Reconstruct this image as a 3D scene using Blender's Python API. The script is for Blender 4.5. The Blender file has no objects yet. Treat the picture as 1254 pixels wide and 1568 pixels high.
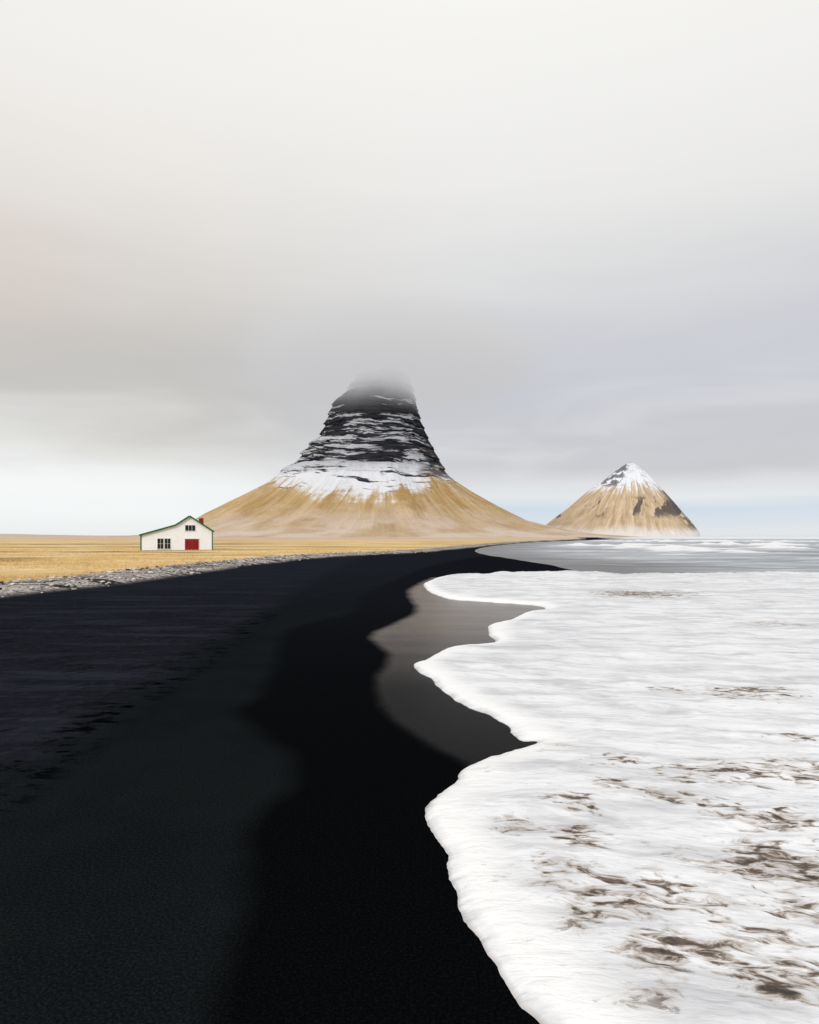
import bpy, math, random
import numpy as np
from mathutils import noise as mn, Vector
random.seed(4); rng=np.random.default_rng(4)
S=bpy.context.scene
H=2.2
S.view_settings.view_transform='Standard'; S.view_settings.look='None'; S.view_settings.exposure=0

# ---------- image pixels, unprojected through the camera -> ground coordinates (metres)
def g(u,v,z=0.0):
    y=(H-z)*1000.0/(v-820.0); return ((u-627.0)/1000.0*y, y)
def crom(P,n=6,closed=False):
    P=[np.array(p,float) for p in P]; out=[]
    m=len(P)
    for i in range(m-1):
        p0=P[max(i-1,0)];p1=P[i];p2=P[i+1];p3=P[min(i+2,m-1)]
        for k in range(n):
            t=k/n
            out.append(0.5*((2*p1)+(-p0+p2)*t+(2*p0-5*p1+4*p2-p3)*t*t+(-p0+3*p1-3*p2+p3)*t**3))
    out.append(P[-1]); return out
def unproj(L,z=0.0,n=6):
    return [g(a,b,z) for a,b in crom(L,n)]
def sdf(X,Y,poly):
    P=np.array(poly,float); Q=np.roll(P,-1,0)
    best=np.full(X.shape,1e18); ins=np.zeros(X.shape,bool)
    for (ax,ay),(bx,by) in zip(P,Q):
        dx,dy=bx-ax,by-ay; L=dx*dx+dy*dy
        if L<1e-12: continue
        t=np.clip(((X-ax)*dx+(Y-ay)*dy)/L,0,1)
        d=(X-ax-t*dx)**2+(Y-ay-t*dy)**2
        best=np.minimum(best,d)
        c=((ay>Y)!=(by>Y))
        if abs(dy)>1e-12: ins^= c&(X<(Y-ay)*dx/dy+ax)
    d=np.sqrt(best); return np.where(ins,d,-d)
def ldist(X,Y,line):
    P=np.array(line,float); best=np.full(X.shape,1e18)
    for (ax,ay),(bx,by) in zip(P[:-1],P[1:]):
        dx,dy=bx-ax,by-ay; L=dx*dx+dy*dy+1e-12
        t=np.clip(((X-ax)*dx+(Y-ay)*dy)/L,0,1)
        best=np.minimum(best,(X-ax-t*dx)**2+(Y-ay-t*dy)**2)
    return np.sqrt(best)
def ss(x,a,b):
    t=np.clip((x-a)/(b-a),0,1); return t*t*(3-2*t)
_tab=rng.random((256,256))
def vn(x,y):
    xi=np.floor(x).astype(np.int64); yi=np.floor(y).astype(np.int64); fx=x-xi; fy=y-yi
    fx=fx*fx*(3-2*fx); fy=fy*fy*(3-2*fy)
    a=_tab[xi%256,yi%256];b=_tab[(xi+1)%256,yi%256];c=_tab[xi%256,(yi+1)%256];d=_tab[(xi+1)%256,(yi+1)%256]
    return (a*(1-fx)+b*fx)*(1-fy)+(c*(1-fx)+d*fx)*fy*1.0-0.5
def fbm(x,y,o=4):
    s=0;a=1;t=0
    for k in range(o):
        s=s+a*vn(x*2**k+17.3*k,y*2**k+5.1*k); t+=a; a*=.5
    return s/t*2

# ---------- node helper
class NB:
    def __init__(s,name,world=False):
        if world: s.nt=name.node_tree
        else:
            s.mat=bpy.data.materials.new(name); s.mat.use_nodes=True; s.nt=s.mat.node_tree
        s.nt.nodes.clear()
    def n(s,t): return s.nt.nodes.new(t)
    def put(s,sock,v):
        if isinstance(v,bpy.types.NodeSocket): s.nt.links.new(v,sock)
        elif v is not None:
            if sock.type=='RGBA' and not hasattr(v,'__len__'): v=(v,v,v,1)
            elif sock.type=='RGBA' and len(v)==3: v=tuple(v)+(1,)
            elif sock.type=='VECTOR' and not hasattr(v,'__len__'): v=(v,v,v)
            sock.default_value=v
    def m(s,op,a,b=None,c=None,clamp=False):
        k=s.n('ShaderNodeMath');k.operation=op;k.use_clamp=clamp
        for i,v in enumerate((a,b,c)):
            if v is not None: s.put(k.inputs[i],v)
        return k.outputs[0]
    def add(s,a,b): return s.m('ADD',a,b)
    def mul(s,a,b): return s.m('MULTIPLY',a,b)
    def sub(s,a,b): return s.m('SUBTRACT',a,b)
    def st(s,x,a,b,lo=0.0,hi=1.0):
        k=s.n('ShaderNodeMapRange');k.interpolation_type='SMOOTHSTEP'
        s.put(k.inputs[0],x);s.put(k.inputs[1],a);s.put(k.inputs[2],b);s.put(k.inputs[3],lo);s.put(k.inputs[4],hi)
        return k.outputs[0]
    def mix(s,f,a,b,mode='MIX'):
        k=s.n('ShaderNodeMix');k.data_type='RGBA';k.blend_type=mode;k.clamp_factor=True
        s.put(k.inputs[0],f);s.put(k.inputs[6],a);s.put(k.inputs[7],b);return k.outputs[2]
    def attr(s,nm,vec=False):
        k=s.n('ShaderNodeAttribute');k.attribute_name=nm;return k.outputs['Vector' if vec else 'Fac']
    def pos(s): return s.n('ShaderNodeNewGeometry').outputs['Position']
    def xyz(s,v):
        k=s.n('ShaderNodeSeparateXYZ');s.put(k.inputs[0],v);return k.outputs
    def cmb(s,x,y,z=0.0):
        k=s.n('ShaderNodeCombineXYZ');s.put(k.inputs[0],x);s.put(k.inputs[1],y);s.put(k.inputs[2],z);return k.outputs[0]
    def vmul(s,v,w):
        k=s.n('ShaderNodeVectorMath');k.operation='MULTIPLY';s.put(k.inputs[0],v);s.put(k.inputs[1],w);return k.outputs[0]
    def rotz(s,v,deg):
        k=s.n('ShaderNodeVectorRotate');k.rotation_type='Z_AXIS';s.put(k.inputs['Vector'],v);k.inputs['Angle'].default_value=math.radians(deg);return k.outputs[0]
    def noise(s,v,sc=1.0,det=4.0,ro=.5,dist=0.0):
        k=s.n('ShaderNodeTexNoise');s.put(k.inputs['Vector'],v);s.put(k.inputs['Scale'],sc);s.put(k.inputs['Detail'],det)
        s.put(k.inputs['Roughness'],ro);s.put(k.inputs['Distortion'],dist);return k.outputs[0]
    def ramp(s,f,stops,interp='LINEAR'):
        k=s.n('ShaderNodeValToRGB');s.put(k.inputs[0],f);cr=k.color_ramp;cr.interpolation=interp
        while len(cr.elements)<len(stops): cr.elements.new(.5)
        for e,(p,c) in zip(cr.elements,stops):
            e.position=p;e.color=tuple(c)+(1,) if hasattr(c,'__len__') else (c,c,c,1)
        return k.outputs[0]
    def bump(s,h,strength=.5,dist=.02):
        k=s.n('ShaderNodeBump');s.put(k.inputs['Strength'],strength);s.put(k.inputs['Distance'],dist);s.put(k.inputs['Height'],h);return k.outputs[0]
    def pbr(s,col,rough=.8,spec=.3,nrm=None):
        b=s.n('ShaderNodeBsdfPrincipled');s.put(b.inputs['Base Color'],col);s.put(b.inputs['Roughness'],rough)
        s.put(b.inputs['Specular IOR Level'],spec)
        if nrm is not None:s.put(b.inputs['Normal'],nrm)
        o=s.n('ShaderNodeOutputMaterial');s.nt.links.new(b.outputs[0],o.inputs[0]);return s.mat
def lin(r,gg,b):
    f=lambda c:(c/255/12.92 if c<=10 else ((c/255+.055)/1.055)**2.4)
    return (f(r),f(gg),f(b))

def mesh_obj(name,V,F,mat=None,smooth=True,parent=None,attrs=None):
    me=bpy.data.meshes.new(name)
    V=np.asarray(V,dtype=np.float32)
    if isinstance(F,np.ndarray):
        me.vertices.add(len(V));me.vertices.foreach_set('co',V.ravel())
        k=F.shape[1];me.loops.add(F.size);me.loops.foreach_set('vertex_index',F.ravel().astype(np.int32))
        me.polygons.add(len(F));me.polygons.foreach_set('loop_start',(np.arange(len(F))*k).astype(np.int32))
        me.polygons.foreach_set('loop_total',np.full(len(F),k,np.int32));me.update(calc_edges=True)
    else: me.from_pydata(V.tolist(),[],F);me.update()
    me.polygons.foreach_set('use_smooth',[smooth]*len(me.polygons))
    if attrs:
        for nm,a in attrs.items():
            a=np.asarray(a,dtype=np.float32)
            if a.ndim==1:
                at=me.attributes.new(nm,'FLOAT','POINT');at.data.foreach_set('value',a)
            else:
                at=me.attributes.new(nm,'FLOAT_VECTOR','POINT');at.data.foreach_set('vector',a.ravel())
    ob=bpy.data.objects.new(name,me);S.collection.objects.link(ob)
    if mat:me.materials.append(mat)
    if parent:ob.parent=parent
    return ob

# ---------- common terrain grid
ys=[-15,-9,-5,-3,-1.5,-.5,.3,.9,1.4,1.8,2.1,2.35]
v=1690.0
while v>826: ys.append(H*1000/(v-820)); v-=2.2 if v>900 else 1.2
y=ys[-1]
while y<26000: y*=1.13; ys.append(y)
ys=np.array(ys)
ts=np.concatenate([np.linspace(-4,-.85,40)[:-1],np.linspace(-.85,.85,760),np.linspace(.85,4,40)[1:]])
Yg,Tg=np.meshgrid(ys,ts,indexing='ij')
Xg=Tg*(np.maximum(Yg,0)+1.8)
NR,NC=Xg.shape
X=Xg.ravel();Y=Yg.ravel();D=np.sqrt(X*X+Y*Y)+.01
idx=np.arange(NR*NC).reshape(NR,NC)
Q=np.stack([idx[:-1,:-1],idx[:-1,1:],idx[1:,1:],idx[1:,:-1]],-1).reshape(-1,4)
def sheet(name,Z,keep,attrs,mat):
    q=Q[keep[Q].any(1)]
    used=np.unique(q);re=np.zeros(NR*NC,np.int64);re[used]=np.arange(len(used))
    return mesh_obj(name,np.stack([X,Y,Z],-1)[used],re[q],mat,True,None,{k:a[used] for k,a in attrs.items()})

# outlines
foam_line=[(1500,877),(1254,879),(1100,880),(970,881),(905,878),(860,877),(800,878),(740,881),(690,882),(656,891),(652,898),(668,911),(690,918),(740,922),(790,925),(826,928),(836,935),(800,938),(788,948),(757,956),(752,968),(752,985),(690,993),(655,1012),(639,1018),(652,1036),(690,1065),(715,1085),(778,1110),(786,1124),(800,1136),(822,1137),(780,1152),(735,1168),(706,1184),(697,1204),(665,1228),(655,1242),(658,1268),(676,1302),(690,1350),(712,1410),(738,1452),(775,1500),(800,1540),(832,1572),(900,1650),(960,1750)]
foam_poly=unproj(foam_line)+[(3.4,-.5),(6,-16),(300,-16),(400,60)]
wet_poly=unproj([(660,884),(622,905),(634,935),(600,955),(563,975),(592,1005),(570,1040),(588,1090),(640,1135),(700,1165),(735,1178),(900,1180)])+[g(1000,1100),g(1000,900),g(800,884)]
mid_poly=unproj([(740,850),(660,864),(600,886),(545,912),(525,940),(430,965),(412,1015),(385,1062),(352,1092),(385,1122),(437,1162),(428,1205),(385,1240),(362,1300),(355,1400),(332,1480),(300,1568),(250,1750)])+[(-1.0,-2),(-1,-16),(60,-16),(60,60)]
dry_poly=unproj([(560,852),(500,880),(410,935),(340,985),(270,1030),(150,1105),(0,1210),(-300,1420)])+[(-6,-16),(-300,-16),(-400,60),(-60,140)]
grass_edge=[(-1500,1130),(-600,992),(0,919),(100,908),(200,897),(300,882),(380,869),(440,862),(500,855),(570,850.5),(640,847.5),(700,842),(760,835),(820,829.5)]
grass_poly=unproj(grass_edge)+[(110,400),(180,700),(330,1000),(420,1500),(300,4000),(0,25000),(-110000,25000),(-110000,-16),(-60,-16)]
sea_poly=unproj([(880,905),(905,881),(868,868),(800,857),(745,848),(735,841),(775,834),(832,829)])+[(125,400),(200,700),(350,1000),(440,1500),(320,4000),(20,25500),(112000,25500),(112000,30),(60,30)]

sd_foam0=sdf(X,Y,foam_poly); sd_foam=sd_foam0+(.018*D**.8)*fbm(X*3.6/(1+D*.08),Y*3.6/(1+D*.08),5)+.014*fbm(X*11,Y*11,3)*ss(-D,-14,-6)
sd_wet=sdf(X,Y,wet_poly);sd_mid=sdf(X,Y,mid_poly);sd_dry=sdf(X,Y,dry_poly)
sd_grass=sdf(X,Y,grass_poly)+.5*fbm(X*.35,Y*.35,4)*np.clip(D/40,0,3)
sd_sea=sdf(X,Y,sea_poly)
Zs=.012*fbm(X*.25,Y*.25,3)*ss(D,2,12)-.5*ss(sd_sea,0,20)-.5*ss(sd_grass,.6,4)
Zs-=.02*ss(sd_foam0,.3,1.5)
trail=ldist(X,Y,[g(*p) for p in [(415,938),(340,985),(270,1030),(205,1068),(150,1105),(70,1160),(0,1208),(-150,1310)]])
K=np.ones(NR*NC,bool)

b=NB('black_sand')
P=b.pos();we=b.attr('sd_wet');mi=b.attr('sd_mid');dr=b.attr('sd_dry');tr=b.attr('trail');di=b.attr('dist')
n1=b.noise(P,.8,4,.6);n1c=b.sub(n1,.5)
n2=b.noise(P,6,4,.6);n3=b.noise(P,60,3,.75);nl=b.noise(b.vmul(P,(.25,1.3,1)),1.0,5,.65,.6)
nm=b.noise(b.vmul(b.rotz(P,-35),(.8,2.0,1)),1.8,5,.7,.4)
midf=b.st(b.add(mi,b.mul(n1c,.3)),-.1,b.add(.12,b.mul(di,.018)))
dryf=b.st(b.add(dr,b.mul(n1c,.9)),-.5,.8)
wetf=b.st(b.add(we,b.mul(n1c,.2)),-.08,b.add(.05,b.mul(di,.014)))
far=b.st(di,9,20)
c=b.mix(dryf,lin(18,22,23),lin(24,26,32))
c=b.mix(b.mul(b.st(nl,.45,.7),b.mul(dryf,.7)),c,lin(46,48,58))
c=b.mix(b.mul(b.st(nm,.50,.68),b.mul(dryf,.75)),c,lin(9,9,13))
c=b.mix(b.mul(b.st(n2,.5,.7),b.mul(dryf,.4)),c,lin(50,52,58))
c=b.mix(b.mul(b.st(n1,.4,.65),b.mul(b.sub(1.0,dryf),.5)),c,lin(12,14,16))
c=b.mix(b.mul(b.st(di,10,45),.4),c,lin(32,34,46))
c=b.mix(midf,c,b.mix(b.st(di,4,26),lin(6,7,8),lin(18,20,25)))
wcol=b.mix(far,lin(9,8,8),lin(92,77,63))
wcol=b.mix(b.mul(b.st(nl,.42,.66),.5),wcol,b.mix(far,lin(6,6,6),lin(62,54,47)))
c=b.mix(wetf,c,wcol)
c=b.mix(b.mul(b.st(n3,.42,.75),b.sub(.42,b.mul(midf,.27))),c,lin(46,49,54))
c=b.mix(b.mul(b.st(n3,.5,.3),b.mul(b.sub(1.0,midf),.5)),c,lin(6,7,9))
tm=b.mul(b.st(tr,.6,.12),b.st(b.noise(b.vmul(P,(.9,2.2,1)),2.2,4,.7),.50,.60))
c=b.mix(b.mul(tm,.9),c,lin(2,2,4))
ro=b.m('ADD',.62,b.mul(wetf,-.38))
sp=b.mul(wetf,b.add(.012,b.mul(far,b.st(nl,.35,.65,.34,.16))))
bm=b.bump(b.add(b.mul(n3,.35),b.add(n2,b.add(nl,nm))),b.add(.10,b.mul(dryf,.5)),.03)
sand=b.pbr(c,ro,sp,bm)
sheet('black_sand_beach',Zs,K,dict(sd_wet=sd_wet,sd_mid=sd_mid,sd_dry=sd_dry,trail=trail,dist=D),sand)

# foam
th=.05*(1+D/14)
s=sd_foam; w=.06*(1+D/8)
Zf=np.where(s>0,th*(1-np.exp(-np.maximum(s,0)/w)),s*th/w)+0.0
ins=ss(s,.05,.8)
Zf+=ins*(.034*fbm(X*.8+.5*Y,Y*2.4-.3*X,4)+.016*fbm(X*3+Y,Y*7-X,3))*(1+D/25)
ed=unproj([(826,1137),(900,1128),(1000,1133),(1100,1130),(1254,1138),(1500,1150)])
over=sdf(X,Y,ed+[(40,3),(40,-16),(1,-16),g(700,1500),g(690,1300),g(700,1195),g(770,1155)])
Zf+=.04*ss(over+.05*fbm(X*2,Y*3,3),-.02,.12)*ins
hole=np.zeros_like(X)
for (u,vv,ru,rv,a) in [(1105,1470,110,40,1.05),(1180,1345,130,35,1.),(980,1400,130,45,.85),(890,1308,40,22,.9),(850,1358,75,28,.8),(1190,1280,60,22,.95),(940,1218,35,12,.9),(740,1190,20,12,.8),(1100,1200,110,22,.8),(1220,1200,70,25,.75),(1150,1070,90,14,.75),(1020,1063,25,6,.7),(1230,1142,50,8,.9),(1120,1262,60,18,.8),(1200,1530,130,45,.95),(820,1150,60,12,.8),(775,1357,16,10,.9),(980,1550,70,25,.75),(785,1280,60,16,.7),(985,915,75,6,1.1),(940,879,45,4,1.),(1190,962,60,6,.6),(880,1250,50,16,.7),(1010,1240,50,14,.7),(1230,1420,60,25,.8),(1000,1490,100,30,.7),(890,1445,60,20,.7),(960,1560,40,20,.7),(1080,1420,60,20,.85),(950,1180,60,12,.6)]:
    cx,cy=g(u,vv);_,y1=g(u,vv-rv);_,y2=g(u,vv+rv);ry=(y1-y2)/2;rx=ru/1000*cy
    hole=np.maximum(hole,a*np.exp(-.8*(((X-cx)/rx)**2+((Y-cy)/ry)**2)))
b=NB('sea_foam');P=b.pos();ho=b.attr('hole');fo=b.attr('sd_foam');di=b.attr('dist')
Pr=b.rotz(P,12)
h1=b.noise(b.vmul(Pr,(1.0,2.2,1.0)),5.5,4,.6,.7);h2=b.noise(b.vmul(Pr,(1,2,1)),14,3,.6,.6);h0=b.noise(b.vmul(Pr,(1,2.2,1)),1.5,4,.6,.4)
hv=b.add(b.add(b.mul(h1,.66),b.mul(h2,.10)),b.mul(h0,.24))
sc_=b.add(hv,b.mul(ho,.15))
core=b.st(sc_,.630,.685);rim=b.st(sc_,.55,.645)
g1=b.noise(b.vmul(Pr,(.5,1.7,1)),1.5,5,.62,.5);g2=b.noise(b.vmul(P,(.6,3.2,1)),.35,5,.62,.4);g3=b.noise(b.vmul(Pr,(.7,3.2,1)),5,4,.6,.3)
c=b.mix(b.mul(b.st(g1,.42,.7),.85),(.84,.845,.865),(.52,.53,.555))
c=b.mix(b.st(g3,.50,.72,0,.5),c,(.48,.48,.5))
c=b.mix(b.mul(b.st(g2,.44,.70),b.st(di,7,18,0,.85)),c,(.53,.55,.58))
c=b.mix(b.mul(rim,b.st(ho,.1,.5,0,.68)),c,lin(158,142,125))
c=b.mix(b.mul(core,b.st(ho,.1,.4,0,.93)),c,b.mix(b.st(sc_,.66,.74),lin(104,86,70),lin(34,29,26)))
c=b.mix(b.st(fo,.0,.035,.4,0),c,lin(128,112,98))
c=b.mix(b.mul(b.st(fo,.02,.12),b.st(fo,.6,.15)),c,(.9,.9,.9))
bm=b.bump(b.sub(b.add(b.mul(h1,.4),b.add(b.mul(g3,.4),g1)),b.mul(core,.6)),.55,.06)
foam=b.pbr(c,.6,.2,bm)
sheet('sea_foam',Zf,(s>-.12*(1+D/10))&(Y<120),dict(hole=hole,sd_foam=sd_foam,dist=D),foam)

# sea
Zw=np.where(sd_sea>0,.03,.03+.05*sd_sea)
wv=np.zeros_like(X)
for (u,vv,wu,dv,a) in [(1010,841,70,2.2,.8),(1080,846,90,1.8,.55),(940,836,80,1.4,.65),(1150,835,120,1.4,.7),(860,846,70,1.4,.3),(1000,858,100,1.6,.28),(1200,856,90,1.6,.32),(900,866,60,1.4,.18),(1120,868,120,1.6,.22),(1220,841,60,1.4,.55),(800,838,50,1.2,.3),(1010,872,120,1.5,.16),(900,853,70,1.3,.22),(1050,851,60,1.3,.3),(1120,829,150,.8,.9),(980,829,60,.8,.7)]:
    cx,cy=g(u,vv);ry=cy*dv/(vv-820)
    wv+=a*np.exp(-((X-cx)/(wu/1000*cy))**2-((Y-cy+3.5*fbm(X*.07,Y*.05,3))/ry)**2)*(.6+1.3*fbm(X*.2,Y*.12,4))
wv+=1.6*np.exp(-((Y-520)/70)**2)*ss(X,120,190)*(.6+.8*fbm(X*.02,Y*.02,3))
wv=np.maximum(wv,0)
Zw+=wv*(sd_sea>0)+.06*fbm(X*.12,Y*.3,3)*ss(sd_sea,1,8)
b=NB('sea_water');P=b.pos();w_=b.attr('wave');sd=b.attr('sd_sea')
q1=b.noise(b.vmul(P,(.03,.09,1)),1.0,5,.65,.5);q2=b.noise(b.vmul(P,(.12,.5,1)),1.0,5,.65,.6)
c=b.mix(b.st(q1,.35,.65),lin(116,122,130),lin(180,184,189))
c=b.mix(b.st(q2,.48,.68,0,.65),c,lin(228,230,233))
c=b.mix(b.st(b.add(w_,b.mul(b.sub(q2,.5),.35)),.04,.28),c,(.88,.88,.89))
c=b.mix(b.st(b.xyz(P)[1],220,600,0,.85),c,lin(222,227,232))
c=b.mix(b.st(b.add(sd,b.mul(q2,10)),20,5,0,.8),c,lin(84,81,82))
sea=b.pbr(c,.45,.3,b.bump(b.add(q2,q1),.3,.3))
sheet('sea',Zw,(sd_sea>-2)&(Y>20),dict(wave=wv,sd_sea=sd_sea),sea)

# grass plain with shingle bank
GZ=.25
Zg=-.12+(GZ+.12)*ss(sd_grass,-.5,2.2)+.06*fbm(X*.2,Y*.2,4)*ss(sd_grass,0,3)*ss(-Y,-400,-60)
b=NB('dry_grass_plain');P=b.pos();sd=b.attr('sd');yy=b.xyz(P)[1];xx=b.xyz(P)[0]
a1=b.noise(b.vmul(P,(.08,.16,1)),1.0,6,.7,.5);a2=b.noise(P,1.8,5,.7);a3=b.noise(b.vmul(b.rotz(P,6),(.018,.06,1)),1.0,5,.65,.4)
c=b.mix(b.st(a1,.35,.65),lin(204,168,106),lin(232,206,156))
c=b.mix(b.st(a2,.45,.75,0,.35),c,lin(150,122,84))
c=b.mix(b.st(a3,.54,.62,0,.65),c,lin(108,86,60))
yd=b.add(b.add(yy,b.mul(a1,8)),b.mul(xx,.05))
dl=b.mul(b.st(b.m('ABSOLUTE',b.sub(yd,79)),2.4,.6),b.st(xx,-18,-26))
c=b.mix(b.mul(dl,.9),c,lin(60,46,32))
dl2=b.mul(b.st(b.m('ABSOLUTE',b.sub(yd,150)),9,4),b.st(a3,.4,.55,.1,.75))
c=b.mix(dl2,c,lin(88,72,56))
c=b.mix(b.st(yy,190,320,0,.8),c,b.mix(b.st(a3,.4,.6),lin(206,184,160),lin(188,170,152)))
peb=b.noise(P,7,4,.8);pe2=b.noise(b.vmul(P,(.4,1.6,1)),1.0,5,.7)
pc=b.mix(b.st(peb,.40,.58),lin(90,84,82),lin(206,198,190))
pc=b.mix(b.st(pe2,.49,.58),pc,lin(42,40,44))
bank=b.st(b.add(sd,b.mul(b.sub(a2,.5),4.0)),5.0,3.6)
c=b.mix(bank,c,pc)
c=b.mix(b.st(sd,1.3,.5),c,lin(26,26,32))
grm=b.pbr(c,.95,.1,b.bump(b.add(a2,peb),.6,.08))
sheet('grass_plain',Zg,(sd_grass>-1.2)&(Y>-14),dict(sd=sd_grass),grm)

def ground_sd(x,y): return sdf(x,y,grass_poly)
n=16000
py_=rng.uniform(0,1,n);yy_=24+py_**1.4*75;xx_=yy_*rng.uniform(-.75,.02,n)
sdv=ground_sd(xx_,yy_);ok=(sdv>4.2)&(fbm(xx_*.15,yy_*.15,3)>-.25);xx_,yy_=xx_[ok],yy_[ok]
V=[];F=[];T=[]
for x,y in zip(xx_,yy_):
    tone=random.random()
    for k in range(5):
        a=random.uniform(0,6.28);hh=random.uniform(.06,.2);w=.015;ox=x+random.gauss(0,.1);oy=y+random.gauss(0,.1);lx=random.gauss(.05,.07);i=len(V)
        V+=[(ox-w*math.cos(a),oy-w*math.sin(a),.2),(ox+w*math.cos(a),oy+w*math.sin(a),.2),(ox+lx,oy+random.gauss(0,.05),.22+hh)];F.append((i,i+1,i+2));T+=[tone]*3
b=NB('dry_grass_blades');t=b.attr('tone');gm=b.pbr(b.mix(t,lin(200,162,100),lin(236,208,154)),.9,.1)
mesh_obj('dry_grass',V,np.array(F),gm,False,None,dict(tone=np.array(T)))
t_=(1+5**.5)/2
ico=np.array([(-1,t_,0),(1,t_,0),(-1,-t_,0),(1,-t_,0),(0,-1,t_),(0,1,t_),(0,-1,-t_),(0,1,-t_),(t_,0,-1),(t_,0,1),(-t_,0,-1),(-t_,0,1)])/1.9
icf=np.array([(0,11,5),(0,5,1),(0,1,7),(0,7,10),(0,10,11),(1,5,9),(5,11,4),(11,10,2),(10,7,6),(7,1,8),(3,9,4),(3,4,2),(3,2,6),(3,6,8),(3,8,9),(4,9,5),(2,4,11),(6,2,10),(8,6,7),(9,8,1)])
n=9000
yy_=rng.uniform(17,85,n);xx_=yy_*rng.uniform(-.85,.05,n);sdv=ground_sd(xx_,yy_);ok=(sdv>.6)&(sdv<5.0)
Vs=[];Fs=[];T=[];o=0
for x,y,d in zip(xx_[ok],yy_[ok],sdv[ok]):
    r=random.uniform(.03,.085)*(1.6 if random.random()<.06 else 1)
    zb=-.12+(GZ+.12)*float(ss(np.array(d),-.5,2.2))
    Vs.append(ico*rng.uniform(.75,1.25,(12,1))*r*np.array([1.3,1,.6])+np.array([x,y,zb+r*.2]));Fs.append(icf+o);o+=12;T+=[random.random()]*12
b=NB('pebbles');t=b.attr('tone');gm=b.pbr(b.ramp(t,[(0,lin(50,48,50)),(.35,lin(110,104,100)),(.6,lin(180,172,165)),(1,lin(222,216,210))]),.85,.2)
mesh_obj('shingle_pebbles',np.concatenate(Vs),np.concatenate(Fs),gm,False,None,dict(tone=np.array(T)))

# ---------- mountains
def mountain(name,cx,cy,k,Lt,Rt,Ft,nz,mat,rid,terr):
    top=Lt[0][-1]
    zs=np.concatenate([np.linspace(0,top*.985,nz),top*np.array([.993,.998,1.0])])
    rl=np.interp(zs,*Lt);rr=np.interp(zs,*Rt);rf=np.interp(zs,*Ft)
    th=np.concatenate([np.linspace(-math.pi-.15,.15,560),np.linspace(.15,math.pi-.15,100)[1:-1]])
    Z,TH=np.meshgrid(zs,th,indexing='ij')
    c=np.cos(TH);sn=np.sin(TH)
    side=np.where(c<0,rl[:,None],rr[:,None])+.01;fr=rf[:,None]+.01
    R=1/np.sqrt(c*c/side**2+sn*sn/fr**2)
    def n3(f,zf,o,seed):
        s=0;a=1;t=0
        for q in range(o):
            F_=f*2**q
            s=s+a*(vn(c*F_+seed+9*q+40,Z*zf*2**q+sn*F_*1.7+50)+vn(sn*F_+seed+3*q+70,Z*zf*2**q+c*F_*1.3+80));t+=a;a*=.5
        return s/t
    low=ss(-Z,-top*.45,-top*.3)*ss(Z,0,top*.08)
    R=R*(1+rid*low*n3(2.5,.012,4,1)*(1-.6*c*c)+.2*rid*n3(12,.02,3,5)*ss(Z,0,top*.05))
    if terr:
        up=ss(Z,top*.3,top*.42)*ss(-Z,-top*.99,-top*.93)
        ph=(Z+6*n3(2.5,.03,4,9)+.05*R*c)/terr
        fr_=ph-np.floor(ph)
        am=.55+.45*np.clip(n3(2.0,.03,3,31)*3,-1,1)
        R=R+up*(terr*.3*am*(.5-np.clip(fr_*1.5-.15,0,1))+7*n3(3.5,.02,5,12)+1.8*n3(9,.15,4,22))
    Xm=cx+k*R*c;Ym=cy+k*R*sn;Zm=k*Z+(0)
    if terr: Zm=Zm+ss(Z,top*.8,top)*(3.5*vn(Xm*.06+9,Ym*.06+3)*2-.09*np.abs(Xm-cx-8))
    nr,nc=Z.shape;ix=np.arange(nr*nc).reshape(nr,nc);j=np.roll(ix,-1,1)
    q=np.stack([ix[:-1],j[:-1],j[1:],ix[1:]],-1).reshape(-1,4)
    A=np.stack([c,sn,Z/top],-1).reshape(-1,3)
    return mesh_obj(name,np.stack([Xm,Ym,Zm],-1).reshape(-1,3),q,mat,True,None,dict(slope=A,hz=Z.ravel(),sidec=c.ravel()))

b=NB('layered_mountain');sl=b.attr('slope',True);z=b.attr('hz');sc=b.attr('sidec');P=b.pos();px=b.xyz(P)[0]
st1=b.noise(b.vmul(sl,(4.5,4.5,3.2)),1.0,5,.62,.5)
st2=b.noise(b.vmul(sl,(24,24,4)),1.0,5,.62,.35)
big=b.noise(P,.012,3,.55)
med=b.noise(b.vmul(P,(.03,.03,.06)),1.0,5,.6)
fine=b.noise(P,.25,4,.7)
warm=b.mix(b.st(st1,.34,.66),lin(176,142,90),lin(204,174,126))
warm=b.mix(b.st(st2,.45,.75,0,.5),warm,lin(218,200,172))
warm=b.mix(b.st(st2,.48,.28,0,.4),warm,lin(140,112,76))
warm=b.mix(b.st(med,.46,.66,0,.45),warm,lin(218,194,162))
warm=b.mix(b.st(fine,.5,.75,0,.25),warm,lin(116,94,66))
warm=b.mix(b.mul(b.st(z,44,6),b.st(big,.36,.6,.25,.9)),warm,lin(226,208,194))
wz=b.add(b.xyz(P)[2],b.add(b.mul(b.sub(big,.5),22),b.mul(px,.06)))
Pl=b.cmb(b.xyz(P)[0],b.xyz(P)[1],wz)
lay=b.noise(b.vmul(Pl,(.010,.010,.15)),1.0,5,.58,.2)
lay2=b.noise(b.vmul(Pl,(.035,.035,.5)),1.0,5,.65,.2)
rock=b.mix(b.st(lay2,.35,.65),lin(34,36,44),lin(78,79,86))
rock=b.mix(b.mul(b.st(med,.45,.6),b.mul(b.mul(b.st(px,-20,20),b.st(z,150,110)),.7)),rock,lin(104,82,62))
lv=b.add(b.add(b.mul(lay,.52),b.mul(lay2,.30)),b.mul(med,.18))
thr=b.add(b.st(z,92,114,.42,.512),b.st(z,118,175,0,.018))
thr=b.add(thr,b.st(z,178,215,0,.045))
snr=b.st(b.sub(lv,thr),-.006,.02)
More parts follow.
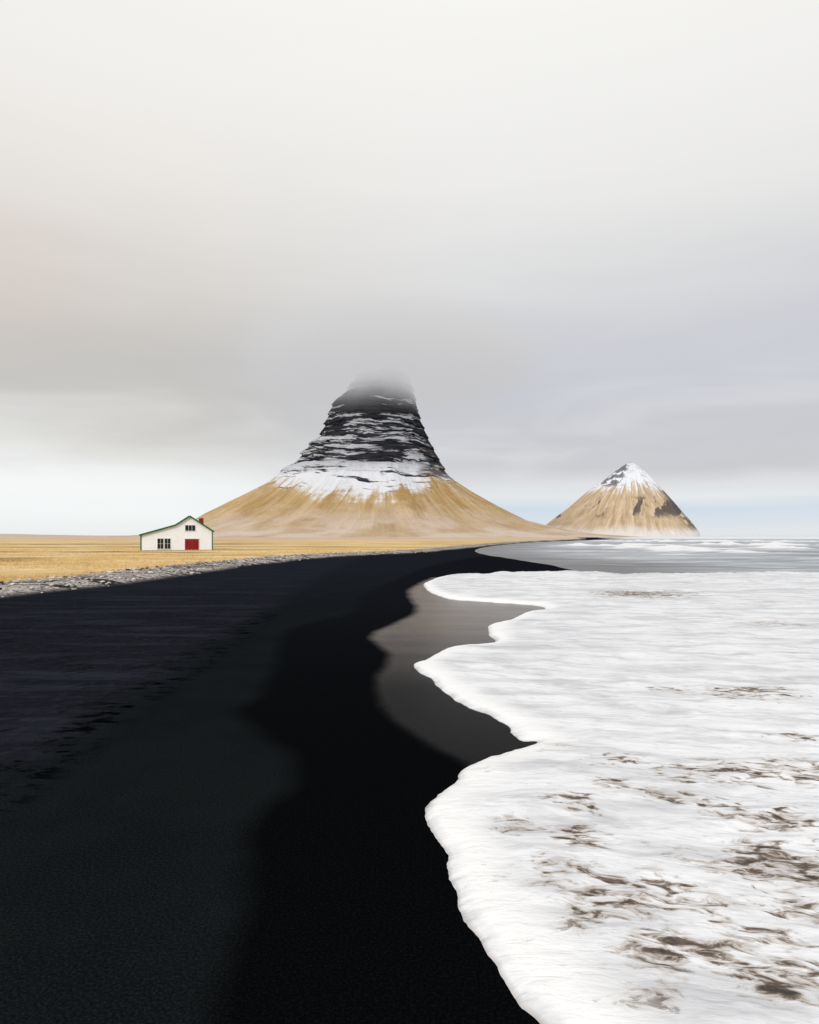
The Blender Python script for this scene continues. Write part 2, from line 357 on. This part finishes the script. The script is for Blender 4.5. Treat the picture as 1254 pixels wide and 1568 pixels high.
cbase=b.mix(snr,rock,lin(228,231,238))
zl=b.add(z,b.mul(b.sub(st1,.5),70)); zl=b.add(zl,b.mul(b.sub(st2,.5),50));zl=b.add(zl,b.mul(b.sub(med,.5),50))
sideK=b.add(b.mul(b.m('POWER',b.m('ABSOLUTE',sc),2.0),28),53)
sideK=b.add(sideK,b.st(sc,.1,.75,0,12))
f_sn=b.st(b.sub(zl,sideK),-6,13)
sf_rock=b.mul(b.st(lv,.474,.446),b.st(b.add(z,b.mul(b.sub(big,.5),20)),56,66))
snowf=b.mix(sf_rock,lin(236,238,243),rock)
rk=b.st(b.add(z,b.mul(b.sub(med,.5),46)),88,96)
c=b.mix(f_sn,warm,snowf);c=b.mix(rk,c,cbase)
rk2=b.mul(b.st(b.add(px,b.mul(b.sub(med,.5),50)),12,26),b.st(b.add(z,b.mul(b.sub(fine,.5),14)),82,88))
c=b.mix(b.mul(rk2,.9),c,b.mix(b.st(lv,.54,.58,0,.7),rock,lin(225,227,232)))
hgt=b.add(b.mul(b.mul(lay2,3.5),b.st(z,80,110)),b.add(fine,b.add(b.mul(st1,2.0),b.mul(st2,.9))))
mm=b.pbr(c,.95,.05,b.bump(hgt,.9,4.0))
Lt=([0,3,10,23,35,58,82,104,112,128,146,154,185,200,210,216,235,250,256,258],[410,355,315,285,265,220,180,156,136,127,110,98,87,82,76,66,52,41,26,0])
Rt=([0,4,8,17,25,45,68,88,96,120,155,195,230,250,256,258],[380,320,280,240,210,170,130,99,92,79,61,48,40,33,22,0])
Ft=([0,4,10,25,45,68,90,120,155,195,230,250,258],[330,300,265,215,180,150,122,98,82,66,50,34,0])
mountain('snowy_mountain',-37,1000,1.0,Lt,Rt,Ft,330,mm,.16,15.0)

b=NB('coastal_mountain');sl=b.attr('slope',True);z=b.attr('hz');sc=b.attr('sidec');P=b.pos()
st1=b.noise(b.vmul(sl,(4,4,3.5)),1.0,5,.6,.6);st2=b.noise(b.vmul(sl,(17,17,5)),1.0,5,.65,.4);fine=b.noise(P,.06,5,.65)
Ps=b.n('ShaderNodeVectorRotate');Ps.rotation_type='Y_AXIS';b.put(Ps.inputs['Vector'],P);Ps.inputs['Angle'].default_value=math.radians(-38)
slant=b.noise(b.vmul(Ps.outputs[0],(.045,.02,.013)),1.0,4,.5,.3)
warm=b.mix(b.st(st2,.35,.65),lin(182,158,126),lin(214,192,164))
warm=b.mix(b.st(fine,.45,.7,0,.25),warm,lin(156,132,102))
dk=b.mul(b.mul(b.st(b.add(z,b.mul(b.sub(st2,.5),30)),24,34),b.st(b.add(z,b.mul(b.sub(fine,.5),30)),62,48)),b.st(b.add(slant,b.mul(sc,.07)),.50,.55))
c=b.mix(b.mul(dk,.85),warm,lin(70,68,74))
dk2=b.mul(b.st(sc,.5,.75),b.st(fine,.42,.54))
c=b.mix(b.mul(dk2,.8),c,lin(78,75,80))
sn=b.st(b.add(b.add(z,b.mul(b.sub(st1,.5),44)),b.mul(b.sub(st2,.5),60)),64,78)
c=b.mix(b.mul(sn,b.st(fine,.64,.5,.5,1)),c,lin(232,235,241))
dk3=b.mul(b.st(sc,-.45,-.75),b.mul(b.st(z,72,78),b.st(fine,.44,.5)))
c=b.mix(b.mul(dk3,.8),c,lin(70,70,76))
c=b.mix(b.st(b.add(z,b.mul(b.sub(st1,.5),20)),18,3,0,.85),c,lin(224,220,218))  # surf mist put into the colour at the foot, along with pale snow
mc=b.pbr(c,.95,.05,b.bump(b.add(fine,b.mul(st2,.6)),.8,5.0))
Lt=([0,8,17,45,68,85,102,110,114],[175,155,136,95,67,42,22,10,0])
Rt=([0,7,22,45,70,98,108,114],[92,92,80,62,43,20,9,0])
Ft=([0,7,22,45,70,98,108,114],[115,105,92,70,48,22,11,0])
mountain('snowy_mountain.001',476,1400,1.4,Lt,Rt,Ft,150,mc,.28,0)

# low distant ridge on the left
xs=np.linspace(-2600,-700,160);V=[];F=[]
for i,x in enumerate(xs):
    h=6+5*float(fbm(np.array([x*.004]),np.array([3.]),4)[0])
    h*=float(ss(np.array(x),-2600,-2300))*float(ss(np.array(-x),700,1300));h=max(h,.3)
    V+=[(x,1760,-1),(x,1880,h),(x,2100,-1)]
    if i: a=3*i;F+=[(a-3,a,a+1,a-2),(a-2,a+1,a+2,a-1)]
b=NB('distant_hills');P=b.pos();c=b.mix(b.noise(P,.01,4,.6),lin(170,152,140),lin(210,196,186))
mesh_obj('distant_hills',V,F,b.pbr(c,.95,.1))

# ---------- low cloud wrapped round the summit
bpy.ops.mesh.primitive_ico_sphere_add(subdivisions=4,radius=1,location=(-25,975,265))
cl=bpy.context.object;cl.name='low_cloud';cl.scale=(260,190,110)
b=NB('cloud_vapour');tc=b.n('ShaderNodeTexCoord').outputs['Object']
k=b.n('ShaderNodeVectorMath');k.operation='LENGTH';b.put(k.inputs[0],tc)
P=b.pos();pz=b.xyz(P)[2]
nn=b.noise(P,.016,3,.55)
zz=b.add(pz,b.mul(b.sub(nn,.5),75))
d=b.mul(b.mul(b.st(k.outputs['Value'],1.0,.25),b.mul(b.st(zz,160,255),b.st(pz,365,265))),.042)
ab=b.n('ShaderNodeVolumeAbsorption');ab.inputs['Color'].default_value=(0,0,0,1);b.put(ab.inputs['Density'],d)
em=b.n('ShaderNodeEmission');b.put(em.inputs['Color'],b.mix(b.st(pz,215,345),(.575,.575,.588),(.69,.685,.685)));b.put(em.inputs['Strength'],d)  # vapour glows in a sky-matched grey instead of scattering light
ad=b.n('ShaderNodeAddShader');b.nt.links.new(ab.outputs[0],ad.inputs[0]);b.nt.links.new(em.outputs[0],ad.inputs[1])
o=b.n('ShaderNodeOutputMaterial');b.nt.links.new(ad.outputs[0],o.inputs['Volume'])
cl.data.materials.append(b.mat)

# ---------- house
hp=bpy.data.objects.new('white_farmhouse',None);S.collection.objects.link(hp)
U=.0848
def simple(name,col,rough=.7,spec=.3,var=.12,scale=3):
    b=NB(name);P=b.pos();nn=b.noise(b.vmul(P,(1,1,.4)),scale,4,.6)
    c=b.mix(b.st(nn,.35,.7),col,tuple(x*(1-var) for x in col));return b.pbr(c,rough,spec,b.bump(nn,.1,.01))
wallm=simple('white_render',(.9,.925,.96),var=.04);grn=simple('green_trim',lin(16,98,66));red=simple('red_paint',lin(158,28,28),var=.2)
glass=simple('window_glass',(.02,.022,.026),.35,.2);frm=simple('white_frame',(.85,.85,.85));con=simple('concrete',(.35,.34,.33));roofm=simple('green_roofing',lin(50,84,70),.6,.3,.3)
redp=simple('red_panel',lin(128,22,22))
def box(name,x0,x1,y0,y1,z0,z1,mat,bev=0):
    V=[(x,y,z) for x in(x0,x1) for y in(y0,y1) for z in(z0,z1)]
    F=[(0,1,3,2),(4,6,7,5),(0,4,5,1),(2,3,7,6),(0,2,6,4),(1,5,7,3)]
    ob=mesh_obj(name,V,F,mat,False,hp)
    if bev:
        m=ob.modifiers.new('b','BEVEL');m.width=bev;m.segments=2
    return ob
DEP=8.0
def prism(name,pts,y0,y1,mat):
    n=len(pts);V=[(x,y0,z) for x,z in pts]+[(x,y1,z) for x,z in pts]
    F=[tuple(range(n)),tuple(range(2*n-1,n-1,-1))]+[(i,i+n,(i+1)%n+n,(i+1)%n) for i in range(n)]
    return mesh_obj(name,V,F,mat,False,hp)
pr=[(0,24),(51,39),(72,53),(107,30)]
prism('walls',[(0,.0)]+[(x*U,z*U) for x,z in pr]+[(107*U,0)],0,DEP,wallm)
prism('foundation',[(-.04,-.4),(-.04,.09),(107*U+.04,.09),(107*U+.04,-.4)],-.04,DEP+.04,con)
def slab(name,a,c_,mat,t,y0,y1,lift=0.004):
    (x0,z0),(x1,z1)=[(p[0]*U,p[1]*U) for p in (a,c_)]
    L=math.hypot(x1-x0,z1-z0);nx,nz=-(z1-z0)/L,(x1-x0)/L
    pts=[(x0+nx*lift,z0+nz*lift),(x0+nx*(t+lift),z0+nz*(t+lift)),(x1+nx*(t+lift),z1+nz*(t+lift)),(x1+nx*lift,z1+nz*lift)]
    prism(name,pts,y0,y1,mat)
segs=[((-2,23.4),(51,39)),((51,39),(72,53)),((72,53),(109,28.7))]
for i,(a,c_) in enumerate(segs):
    slab('roof_%d'%(i+1),a,c_,roofm,.11,-.26,DEP+.3)
    slab('bargeboard_%d'%(i+1),a,c_,grn,.2,-.31,-.263,-.08)
box('corner_board_1',-.03,.13,-.03,-.003,.1,1.98,grn);box('corner_board_2',107*U-.11,107*U+.03,-.03,-.003,.1,2.5,grn)
def window(tag,x0,x1,z0,z1,nx,nz):
    x0,x1,z0,z1=[q*U for q in(x0,x1,z0,z1)]
    box('glass_'+tag,x0,x1,-.015,-.004,z0,z1,glass)
    f=.05
    box('frame_top_'+tag,x0-f,x1+f,-.06,-.003,z1,z1+f,frm);box('frame_sill_'+tag,x0-f-.04,x1+f+.04,-.10,-.003,z0-f,z0,frm)
    box('frame_l_'+tag,x0-f,x0,-.058,-.003,z0,z1,frm);box('frame_r_'+tag,x1,x1+f,-.058,-.003,z0,z1,frm)
    for i in range(1,nx):
        xx=x0+(x1-x0)*i/nx;box('mullion_%s_%d'%(tag,i),xx-.017,xx+.017,-.045,-.016,z0,z1,frm)
    for i in range(1,nz):
        zz=z0+(z1-z0)*i/nz;box('bar_%s_%d'%(tag,i),x0,x1,-.038,-.0165,zz-.014,zz+.014,frm)
window('1',24.5,33.2,3,18.5,2,2);window('2',35,43.5,3,18.5,2,2);window('3',65.5,80.5,30.5,39,3,1)
x0,x1=65*U,86*U
box('door_leaf_1',x0,(x0+x1)/2-.01,-.05,-.004,.1,18*U,red,.008);box('door_leaf_2',(x0+x1)/2+.01,x1,-.05,-.004,.1,18*U,red,.008)
box('door_frame_top',x0-.08,x1+.08,-.08,-.003,18*U,18*U+.08,frm);box('door_frame_l',x0-.08,x0,-.078,-.003,.09,18*U,frm);box('door_frame_r',x1,x1+.08,-.078,-.003,.09,18*U,frm)
for i in range(4):
    xx=x0+(x1-x0)*(i+.5)/4;box('door_panel_%d'%(i+1),xx-.14,xx+.14,-.07,-.051,.3,1.3,redp,.006)
box('chimney',86.5*U,93.5*U,1.0,1.6,34*U,50*U,red,.02);box('chimney_cap',86*U,94*U,.93,1.67,50*U+.002,51.2*U,con)
hx,hy=g(221,843,GZ)
hp.location=(hx,hy-1.2,GZ-.02);hp.rotation_euler=(0,0,math.radians(19.5));hp.scale=(.975,1,1)

# ---------- world
W=bpy.data.worlds.new('World');S.world=W;W.use_nodes=True
b=NB(W,True)
d=b.n('ShaderNodeTexCoord').outputs['Generated'];x,y,z=b.xyz(d)
hl=b.m('SQRT',b.add(b.mul(x,x),b.add(b.mul(y,y),1e-5)))
q=b.m('DIVIDE',z,hl);a=b.m('DIVIDE',x,hl)
qs=b.m('MINIMUM',b.m('MAXIMUM',q,-.2),3)
cv=b.cmb(b.mul(x,1.5),b.mul(y,1.5),b.mul(qs,6))
w1=b.sub(b.noise(cv,1.3,5,.5,.3),.5);w2=b.sub(b.noise(cv,.8,3,.5),.5)
w3=b.noise(b.cmb(b.mul(x,1.6),b.mul(y,1.6),b.mul(qs,9)),1.6,4,.5,.5)
qq=b.add(qs,b.mul(w1,b.st(qs,.0,.25,.035,.14)))
R_=[(0,lin(226,229,232)),(.02,lin(214,224,234)),(.035,lin(206,219,232)),(.055,lin(226,230,233)),(.075,lin(222,223,226)),(.10,lin(203,204,208)),(.17,lin(200,201,206)),(.23,lin(201,203,211)),(.30,lin(207,208,213)),(.40,lin(223,223,223)),(.55,lin(237,236,234)),(.80,lin(247,246,243)),(1,lin(251,250,247))]
L_=[(0,lin(236,239,239)),(.03,lin(244,247,247)),(.07,lin(246,248,248)),(.10,lin(240,241,240)),(.125,lin(226,225,222)),(.155,lin(210,208,204)),(.20,lin(199,197,193)),(.27,lin(202,199,195)),(.35,lin(214,210,205)),(.45,lin(228,224,219)),(.60,lin(239,236,232)),(.85,lin(248,247,244)),(1,lin(251,250,248))]
rr=b.ramp(qq,R_);ll=b.ramp(qq,L_)
f=b.st(b.add(a,b.mul(w2,.35)),-.38,.12)
c=b.mix(f,ll,rr)
pk=b.mul(b.st(a,-.3,-.6),b.mul(b.st(qq,.18,.3),b.st(qq,.5,.36)))
c=b.mix(b.mul(pk,.3),c,lin(226,207,193))
c=b.mix(b.mul(b.st(w3,.45,.7,0,.3),b.mul(b.st(qs,.02,.06),b.st(qs,.3,.14))),c,lin(238,239,240))
c=b.mix(b.mul(b.st(w3,.5,.3,0,.2),b.mul(b.st(qs,.06,.1),b.st(qs,.4,.2))),c,lin(188,188,191))
bg=b.n('ShaderNodeBackground');b.put(bg.inputs[0],c);bg.inputs[1].default_value=1.02
sk=b.n('ShaderNodeTexSky');sk.sky_type='NISHITA';sk.sun_disc=False;sk.sun_elevation=math.radians(27);sk.sun_rotation=math.radians(205)
bs=b.n('ShaderNodeBackground');b.put(bs.inputs[0],sk.outputs[0]);bs.inputs[1].default_value=.1
mx=b.n('ShaderNodeMixShader');mx.inputs[0].default_value=.03
b.nt.links.new(bg.outputs[0],mx.inputs[1]);b.nt.links.new(bs.outputs[0],mx.inputs[2])
o=b.n('ShaderNodeOutputWorld');b.nt.links.new(mx.outputs[0],o.inputs[0])
su=bpy.data.lights.new('sun','SUN');su.energy=1.4;su.angle=math.radians(14);su.color=(1,.98,.96)
so=bpy.data.objects.new('sun',su);S.collection.objects.link(so)
az=math.radians(205);el=math.radians(27)
dirv=Vector((math.sin(az)*math.cos(el),math.cos(az)*math.cos(el),math.sin(el)))
so.rotation_euler=dirv.to_track_quat('Z','Y').to_euler()

cam=bpy.data.cameras.new('camera');co=bpy.data.objects.new('camera',cam);S.collection.objects.link(co);S.camera=co
co.location=(0,0,H);co.rotation_euler=(math.radians(90),0,0)
cam.sensor_fit='HORIZONTAL';cam.sensor_width=36;cam.lens=36*1000/1254;cam.shift_y=36/1254;cam.clip_start=.1;cam.clip_end=60000
